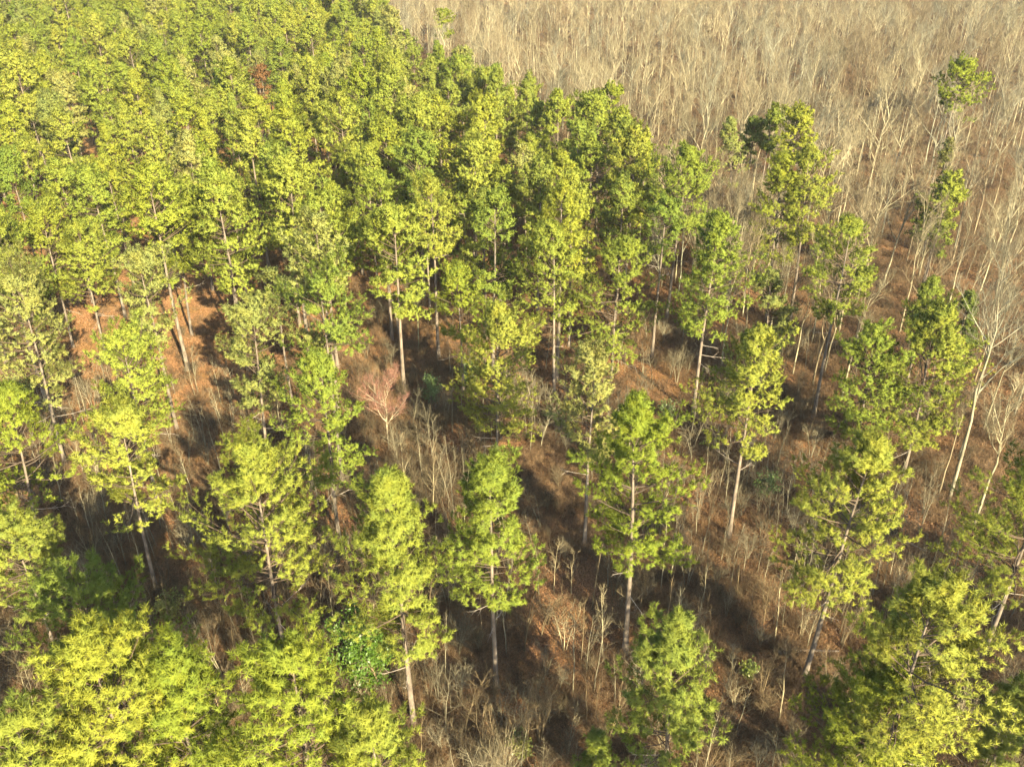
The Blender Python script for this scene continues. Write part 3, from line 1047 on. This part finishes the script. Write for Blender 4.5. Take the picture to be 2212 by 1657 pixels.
wood_pts.sort(key=lambda p: p[3])
w_in = [p for p in wood_pts if -50 < p[4] < PW + 50]
w_single, w_rest = w_in[:296], w_in[296:] + [p for p in wood_pts if not (-50 < p[4] < PW + 50)]
for n, (x, y, hh, dep, px, py) in enumerate(w_single):
    cn = rnd.choice(list(WCOL))
    if n < 60:
        h0, sh, tm, lm = WVAR_APART[rnd.randrange(len(WVAR_APART))]
        parts = [('trunk', tm)] + [('limb', m) for m in lm]
    else:
        h0, sh, tm, lm = WVAR[rnd.randrange(len(WVAR))]
        parts = [('trunk', tm), ('crown', lm[0])]
    ph = near_phrase(px, py, 120)
    label = f'{cn} bare tree, {sh}, {ph}' if ph else f'{cn} bare tree, {sh}, {wood_zone(px, py)}'
    s = hh / h0
    w = s * rnd.uniform(0.85, 1.15)
    place_tree('bare_tree', label, 'bare tree', GROUP_WOOD, parts, x, y, rnd.random() * 6.28, (w, w, s), WCOL[cn])
if w_rest:
    far_w = [as_one('far_bare_tree', [tm, lm[0]]) for _, _, tm, lm in WVAR]
    pick = [rnd.choice(list(WCOL)) for _ in w_rest]
    for cn in sorted(set(pick)):
        sub = [p for p, q in zip(w_rest, pick) if q == cn]
        scatter_xy('leafless_wood', f'far {cn} bare trees of the leafless wood running to the top edge', far_w, [(p[0], p[1]) for p in sub], 1, 1, WCOL[cn], np.array([p[2] / 20.0 for p in sub]))


def hardwood_at(name, label, top, foot, spread, fork=0.4, color=(1, 1, 1), mats=None, seed=1, h_max=31.0, **kw):
    x, y = on_z(*foot)
    h = min(h_max, at_dist(top[0], top[1], y)[1])
    tm, lm = hardwood(seed, h, spread, fork, limbs_apart=True, mats=mats, **kw)
    return place_tree(name, label, 'bare tree', GROUP_WOOD, [('trunk', tm)] + [('limb', m) for m in lm], x, y, color=color)


hardwood_at('bare_tree', 'tall pale leaning hardwood with heavy forked limbs at the right edge', (2180, 470), (2050, 1080), 6.5, 0.58, (0.85, 0.84, 0.80), seed=31, n1=8, n2=8, thick=0.95, n4=5, tw=0.8)
hardwood_at('bare_tree', 'slim bare pole tree just left of the tall pale leaning hardwood foot', (2100, 800), (2025, 1075), 2.2, 0.6, (0.8, 0.72, 0.62), seed=32, n1=6, n2=4, n3=4, thick=0.8)
hardwood_at('bare_tree', 'bright spreading bare crown between the twin pines and the tall double-stem pine', (1870, 385), (1835, 640), 5.2, 0.42, (1.3, 1.2, 1.1), seed=33, n1=9, n4=5)
hardwood_at('bare_tree', 'white forked bare tree behind the twin pines, limbs catching the sun', (1860, 215), (1800, 540), 5.0, 0.42, (1.3, 1.25, 1.1), seed=34, n1=9)
hardwood_at('bare_tree', 'pale greenish bare tree right of the red-stemmed pine stem', (880, 560), (905, 760), 3.2, 0.4, (1.0, 1.08, 0.85), seed=35, n1=8, thick=0.8)
hardwood_at('bare_tree', 'tangled grey bare tree at the right edge under the heavy forked limbs', (2180, 640), (2190, 900), 5.0, 0.4, (0.8, 0.79, 0.76), seed=36, n1=8, n2=8, n4=5)
M_RED = bark_mat('budding_red_twigs', (0.105, 0.056, 0.044), (0.19, 0.10, 0.078), 1.2, 0.1)
hardwood_at('bare_maple', 'small bare maple with reddish budding twigs over a pale trunk', (830, 797), (840, 968), 4.6, 0.25, (1.35, 1.2, 1.1), [M_HARDBARK, M_RED], seed=37, n1=10, n2=6, n3=6, n4=4, n5=3, thick=0.9, tw=0.8, ang=(35, 68), up=0.22)


# ------------------------------------------------------------------ small white dead pine
def dead_pine():
    x, y = on_z(1083, 715)
    h = at_dist(1076, 588, y)[1]
    rng = np.random.default_rng(77)
    s = np.linspace(0, 1, 7)
    T = np.stack([0.1 * np.sin(s * 4), 0.05 * s, s * h - 0.1 * (s == 0)], 1)[None]
    g = Geo()
    g.add(*tubes(T, taper(1, 7, 0.11, 0.02), 6), 0, True)
    r = thing('dead_pine', 'small white dead pine skeleton with rungs of bare side branches', 'dead tree', (x, y, float(ground_z(x, y))))
    obj('trunk', g.mesh('trunk', [M_DEAD]), r)
    B, t, _ = grow(T, 34, 0.15, 0.98, (62, 85), lambda t: 2.0 * (1.05 - t) + 0.2, 4, rng, up=0.12, wander=0.05, lift=0.3)
    for k in range(len(B)):
        g = Geo()
        g.add(*tubes(B[k:k + 1], taper(1, 4, 0.035, 0.012), 4), 0, True)
        C, _, _ = grow(B[k:k + 1], 4, 0.35, 1.0, (30, 55), 0.4, 2, rng, flat=0.6)
        g.add(*spikes(C[:, 0], C[:, 1], 0.03, rng), 0)
        obj('branch', g.mesh('branch', [M_DEAD]), r)


dead_pine()


def bare_pole():
    """Limbless sunlit stem at the left edge."""
    x, y = on_z(28, 515)
    h = at_dist(2, 385, y)[1]
    s = np.linspace(0, 1, 6)
    g = Geo()
    g.add(*tubes(np.stack([-0.4 * s, 0 * s, s * max(h, 14) - 0.1], 1)[None], taper(1, 6, 0.22, 0.12), 7), 0, True)
    r = thing('bare_pole', 'tall bare sunlit pole of a trunk at the left edge on pink ground', 'tree trunk', (x, y, float(ground_z(x, y))))
    obj('trunk', g.mesh('trunk', [M_PINEBARK]), r)
    g = Geo()
    B, _, _ = grow(np.stack([-0.4 * s, 0 * s, s * max(h, 14)], 1)[None], 5, 0.6, 1.0, (50, 80), 1.0, 3, np.random.default_rng(5))
    for k in range(5):
        g = Geo()
        g.add(*tubes(B[k:k + 1], taper(1, 3, 0.04, 0.015), 4), 0, True)
        obj('dead_branch', g.mesh('dead_branch', [M_DEAD]), r)


bare_pole()

# ------------------------------------------------------------------ bare saplings one can pick out, and a crowd of lesser ones
PALE, GREYC, BROWNC = (1.15, 1.06, 0.88), (0.85, 0.82, 0.74), (0.75, 0.62, 0.48)
NAMED = [
    ((1301, 1272), (1301, 1413), 2.0, PALE, 1, 'pale sapling with raised twigs, first of the pair by the brilliant oval pine stem'),
    ((1368, 1262), (1350, 1412), 2.6, PALE, 1, 'pale sapling with wide rungs of branches in front of the brilliant oval pine stem'),
    ((962, 1468), (963, 1592), 2.4, GREYC, 1, 'grey sapling with a few long crooked arms between two pine stems in dark scrub'),
    ((1172, 1480), (1165, 1600), 2.0, BROWNC, 6, 'many-stemmed brown shrub spreading like a broom in the dark scrub'),
    ((1195, 1165), (1196, 1272), 1.4, PALE, 1, 'slim sapling at the upper end of the orange leaf patch'),
    ((1233, 1185), (1234, 1280), 1.2, PALE, 1, 'slim sapling beside the long trunk shadows on the orange leaf patch'),
    ((1260, 1285), (1256, 1420), 1.0, BROWNC, 1, 'dark thin sapling in the lower part of the orange leaf patch'),
    ((1088, 1590), (1085, 1700), 2.6, PALE, 5, 'whitish branching shrub cut by the bottom edge'),
    ((1583, 1388), (1578, 1455), 1.2, PALE, 1, 'little upright sapling right of the short bottom-edge pine'),
    ((1968, 1215), (1935, 1320), 3.2, PALE, 5, 'big pale tangled shrub between the ragged slanting pine and the massive corner pine'),
    ((875, 945), (880, 1085), 2.6, PALE, 1, 'tan bare sapling below the reddish maple, nearest to it'),
    ((930, 955), (935, 1110), 2.6, PALE, 1, 'tan bare sapling below the reddish maple, second from it'),
    ((985, 965), (982, 1120), 2.2, GREYC, 2, 'tan bare sapling below the reddish maple, third from it'),
    ((735, 1060), (742, 1200), 1.6, PALE, 1, 'pale thin sapling beside the maple-side pine stem'),
    ((490, 930), (520, 1010), 1.5, PALE, 2, 'small twiggy white sapling at the end of the dark shadow strip'),
    ((690, 1240), (735, 1450), 2.4, GREYC, 1, 'crooked white-barked sapling left of the evergreen bush'),
    ((500, 1270), (560, 1430), 3.0, GREYC, 2, 'mossy grey sapling in the tangled bare thicket, uphill one'),
    ((430, 1330), (490, 1480), 3.2, GREYC, 3, 'mossy grey many-stemmed sapling in the tangled bare thicket, downhill one'),
    ((170, 1150), (208, 1226), 1.8, PALE, 2, 'straw-coloured leaning sapling in the lit patch left of the soft green pine stem'),
    ((1640, 1275), (1650, 1345), 1.2, BROWNC, 1, 'brown sapling behind the slanting striped stem'),
    ((2080, 1395), (2085, 1475), 2.0, GREYC, 2, 'grey arching sapling against the foot of the right-edge pine'),
    ((1520, 1000), (1530, 1065), 1.5, PALE, 2, 'small pale shrub left of the neat tiered pine stem'),
    ((1100, 1180), (1105, 1265), 1.8, BROWNC, 2, 'brown shrub between the star-shaped pine and the orange leaf patch'),
    ((1700, 1050), (1715, 1130), 1.6, BROWNC, 1, 'brown sapling right of the neat tiered pine stem'),
    ((55, 950), (88, 1030), 2.0, GREYC, 2, 'grey shrub leaning beside the pale washed-out pine stem'),
    ((170, 960), (215, 1060), 2.4, PALE, 3, 'pale arching shrub just right of the pale washed-out pine stem'),
]
G_SAP = 'bare saplings and shrubs of the understorey'
for k, (top, foot, sp, cc, st, label) in enumerate(NAMED):
    x, y = on_z(*foot)
    h = max(2.0, min(12.0, at_dist(top[0], top[1], y)[1]))
    me = sapling(1200 + k, h, sp, 16 if st == 1 else 9, (40, 75) if k in (1, 2) else (28, 58), stems=st)
    o = obj('bare_sapling', me, None, (x, y, float(ground_z(x, y))), 0, None, cc)
    tag(o, label, 'sapling', G_SAP)
    darts.add(x, y, 1.2)

SVAR = [sapling(1300 + k, h, sp, 12, ang, stems=st) for k, (h, sp, ang, st) in enumerate(
    [(6.5, 1.2, (30, 55), 1), (5.0, 1.5, (40, 70), 1), (4.0, 1.5, (35, 65), 3), (7.5, 1.0, (25, 50), 1), (3.2, 1.6, (35, 70), 4), (5.5, 1.8, (45, 75), 2)])]
SWORD = ['slim upright', 'spreading', 'three-stemmed', 'tall thin', 'bushy', 'crooked twin-stemmed']
sap_pts = []
for _ in range(9000):
    y = 36 + 150 * rnd.random() ** 1.2
    x = (-1 + 2 * rnd.random()) * (0.66 * (y * 0.86 + 30))
    px, py, dep = project(x, y, 2.0)
    if not (-40 < px < PW + 40 and 380 < py < PH + 60):
        continue
    dens = 0.5 + 0.5 * math.sin(x * 0.11 + 1.3) * math.cos(y * 0.13) + 0.25 * math.sin(x * 0.31 + y * 0.2)
    if 1130 < px < 1300 and 1200 < py < 1420:
        dens -= 0.4
    if px < 470 and py < 900:
        dens -= 0.45
    if rnd.random() < dens and darts.ok(x, y, 1.25):
        darts.add(x, y, 1.25)
        sap_pts.append((x, y, dep, px, py))
sap_pts.sort(key=lambda p: p[2])


def sap_zone(px, py):
    b = 'along the bottom edge' if py > 1380 else ('in the near scrub' if py > 1050 else ('in the middle scrub' if py > 750 else 'in the far scrub'))
    c = 'towards the left edge' if px < 600 else ('around the middle' if px < 1450 else 'towards the right edge')
    return b + ' ' + c


for n, (x, y, dep, px, py) in enumerate(sap_pts[:270]):
    k = rnd.randrange(len(SVAR))
    cc, cw = rnd.choice([(PALE, 'pale'), (GREYC, 'grey'), (GREYC, 'grey'), (BROWNC, 'brown'), (BROWNC, 'brown')])
    s = rnd.uniform(0.65, 1.25)
    o = obj('bare_sapling', SVAR[k], None, (x, y, float(ground_z(x, y))), rnd.random() * 6.28, (s, s, s * rnd.uniform(0.9, 1.2)), cc)
    ph = near_phrase(px, py, 90)
    tag(o, f'{cw} {SWORD[k]} bare sapling {ph}' if ph else f'{cw} {SWORD[k]} bare sapling {sap_zone(px, py)}', 'sapling', G_SAP)
if len(sap_pts) > 270:
    sub = sap_pts[270:]
    scatter_xy('sapling_thicket', 'thicket of lesser bare saplings among the pines', SVAR, [(p[0], p[1]) for p in sub], 0.6, 1.2, GREYC)


# ------------------------------------------------------------------ evergreen bushes and young pines of the understorey
def bush(label, px, py, h, w, color, seed, n=3500, size=0.13):
    x, y = on_z(px, py)
    st, fo = leafy(seed, h, w, n, size)
    r = thing('evergreen_bush', label, 'bush', (x, y, float(ground_z(x, y))), 0, None, 'evergreen bushes of the understorey')
    obj('stem', st, r)
    obj('foliage', fo, r, color=color)


bush('large dark glossy evergreen bush under the shaggy layered pine', 785, 1490, 7.6, 4.6, (0.060, 0.105, 0.010), 41, 9000, 0.14)
bush('loose green bush in the scrub right of the neat tiered pine stem', 1650, 1075, 3.0, 2.6, (0.075, 0.11, 0.03), 42, 1500)
bush('low green bush at the foot of the winding-stem pine', 1440, 900, 2.2, 2.2, (0.07, 0.10, 0.03), 43, 1200)
bush('yellowish evergreen bush right of the short bottom-edge pine', 1610, 1470, 2.0, 1.4, (0.15, 0.16, 0.03), 44, 900)
bush('yellow-flecked low bush in the dark scrub under the bottom shrubs', 1120, 1640, 2.6, 1.8, (0.12, 0.12, 0.03), 45, 1200)
bush('greenish bush beside the soft green pine stem in the shade', 375, 1360, 3.6, 2.4, (0.12, 0.13, 0.03), 46, 1700)
bush('dark green bush between the twin pines and the winding-stem pine', 1640, 560, 4.0, 4.2, (0.05, 0.09, 0.02), 47, 2600, 0.16)
bush('dark green shrub on the ground among fallen logs behind the tall pointed pine', 1370, 440, 4.0, 4.0, (0.04, 0.085, 0.02), 48, 2200, 0.18)
bush('small green bush behind the reddish maple', 930, 880, 4.5, 2.6, (0.07, 0.11, 0.035), 49, 2000)
bush('green bush just right of the reddish maple crown', 1010, 840, 4.0, 3.0, (0.06, 0.10, 0.03), 50, 2000)


# ------------------------------------------------------------------ fallen logs
def log(label, a, b, r):
    (x0, y0), (x1, y1) = on_z(*a), on_z(*b)
    s = np.linspace(0, 1, 7)
    L = math.hypot(x1 - x0, y1 - y0)
    P = np.stack([(x1 - x0) * s, (y1 - y0) * s, r * 0.8 + 0.10 * np.sin(s * 5) + ground_z(x0 + (x1 - x0) * s, y0 + (y1 - y0) * s) - float(ground_z(x0, y0))], 1)[None]
    g = Geo()
    v, f = tubes(P, taper(1, 7, r, r * 0.5), 8)
    g.add(v, f, 0, True)
    g.add(np.concatenate([v[:8], v[-8:]]), np.array([[0, 2, 1], [0, 3, 2], [0, 4, 3], [0, 5, 4], [0, 6, 5], [0, 7, 6], [8, 9, 10], [8, 10, 11], [8, 11, 12], [8, 12, 13], [8, 13, 14], [8, 14, 15]]), 0)
    r0 = thing('fallen_log', label, 'log', (x0, y0, float(ground_z(x0, y0))), 0, None, 'fallen logs')
    obj('trunk', g.mesh('trunk', [M_DEAD]), r0)
    B, _, _ = grow(P, 4, 0.3, 0.95, (35, 65), L * 0.16, 3, np.random.default_rng(int(L * 100)), up=0.2)
    for k in range(4):
        g = Geo()
        g.add(*tubes(B[k:k + 1], taper(1, 3, r * 0.25, 0.01), 4), 0, True)
        obj('branch_stub', g.mesh('branch_stub', [M_DEAD]), r0)


log('weathered log lying across the dark scrub at the slanting striped stem', (1680, 1410), (1812, 1408), 0.16)
log('pale fallen log among the bare stems behind the winding-stem pine', (1335, 452), (1402, 432), 0.22)
log('second pale fallen log crossing behind the tall pointed pine', (1330, 462), (1410, 448), 0.2)
log('slanting log at the bottom edge below the broom-like brown shrub', (1088, 1625), (1135, 1570), 0.2)
log('thin fallen stem on open ground right of the spreading drooping pine', (1940, 1165), (2010, 1190), 0.12)

# ------------------------------------------------------------------ undergrowth: dry brush, grass and leaves, too many to count
TVAR = [sapling(1450 + k, h, sp, 8, (30, 65), stems=st, tw=0.9) for k, (h, sp, st) in enumerate([(2.6, 1.2, 5), (3.4, 1.3, 4), (2.0, 1.1, 6), (4.2, 1.2, 3)])]
BVAR = [brush(1500 + k, h, w, n) for k, (h, w, n) in enumerate([(1.1, 0.9, 26), (0.8, 1.1, 30), (1.6, 0.8, 24), (0.6, 0.9, 24), (1.3, 1.2, 34)])]
GVAR = [tuft(1600 + k, h) for k, h in enumerate([0.55, 0.75, 0.4])]
LVAR = [litter(1700 + k) for k in range(4)]


def patch(x, y, a, b, c):
    return 0.5 + 0.28 * np.sin(x * a + c) * np.cos(y * b - c) + 0.22 * np.sin(x * a * 2.7 + y * b * 2.1 + c * 2) + 0.15 * np.sin(x * a * 6.1 - y * b * 5.3)


def field(n, ylo, yhi, p=1.0):
    y = ylo + (yhi - ylo) * R.random(n) ** p
    half = 0.62 * (y * 0.861 + 30.5) + 6
    x = (2 * R.random(n) - 1) * half
    return x, y


x, y = field(9000, 37, 170, 1.3)
cxl, cyl = on_z(480, 1420)
left = np.exp(-(((x - cxl) / 14.0) ** 2 + ((y - cyl) / 10.0) ** 2))
cxm, cym = on_z(930, 1000)
left += np.exp(-(((x - cxm) / 9.0) ** 2 + ((y - cym) / 18.0) ** 2))
keep = R.random(len(x)) < np.clip(0.05 + 0.26 * patch(x, y, 0.10, 0.09, 3.1) ** 2 + 0.6 * left, 0, 0.8) * (1 - 0.9 * straw_floor(x, y))
scatter_xy('shrub_thicket', 'tangle of grey-brown twiggy shrubs between the pines', TVAR, np.column_stack([x[keep], y[keep]]), 0.55, 1.15, (0.56, 0.49, 0.41))
x, y = field(60000, 36, 190, 1.35)
keep = (R.random(len(x)) < np.clip(patch(x, y, 0.12, 0.10, 0.7), 0.12, 1) * (1 - 0.97 * straw_floor(x, y)) * 0.75)
scatter_xy('brush_undergrowth', 'dry brown brush covering the forest floor', BVAR, np.column_stack([x[keep], y[keep]]), 0.5, 1.15)
x, y = field(26000, 36, 190, 1.3)
keep = R.random(len(x)) < np.clip(patch(x, y, 0.16, 0.14, 2.1), 0.05, 1) * (1 - 0.6 * straw_floor(x, y))
scatter_xy('dry_grass', 'tan dry grass tufts between the brush', GVAR, np.column_stack([x[keep], y[keep]]), 0.6, 1.3)
x, y = field(9000, 36, 210, 1.2)
scatter_xy('leaf_litter', 'fallen leaves strewn over the forest floor', LVAR, np.column_stack([x, y]), 0.8, 1.2)
x, y = field(22000, 150, 480, 1.0)
keep = x > -40 + (190 - y).clip(0) * 0.9
scatter_xy('wood_floor_brush', 'low brush on the floor of the leafless wood', BVAR, np.column_stack([x[keep], y[keep]]), 0.8, 1.6)


# ------------------------------------------------------------------ air: thin even haze over the whole place
def build_haze():
    m, nt, out = new_mat('haze')
    pv = nt.nodes.new('ShaderNodeVolumePrincipled')
    pv.inputs['Color'].default_value = (0.95, 0.95, 0.92, 1)
    pv.inputs['Density'].default_value = 0.00006
    nt.links.new(pv.outputs[0], out.inputs['Volume'])
    g = Geo()
    x0, x1, y0, y1, z0, z1 = -4200, 4200, -2700, 5200, -2.5, 63
    V = np.array([(x, y, z) for z in (z0, z1) for y in (y0, y1) for x in (x0, x1)], float)
    g.add(V, np.array([[0, 2, 3, 1], [4, 5, 7, 6], [0, 1, 5, 4], [2, 6, 7, 3], [0, 4, 6, 2], [1, 3, 7, 5]]), 0)
    tag(obj('haze', g.mesh('haze', [m])), 'thin warm haze in the air over the forest', None, None, 'stuff')


build_haze()
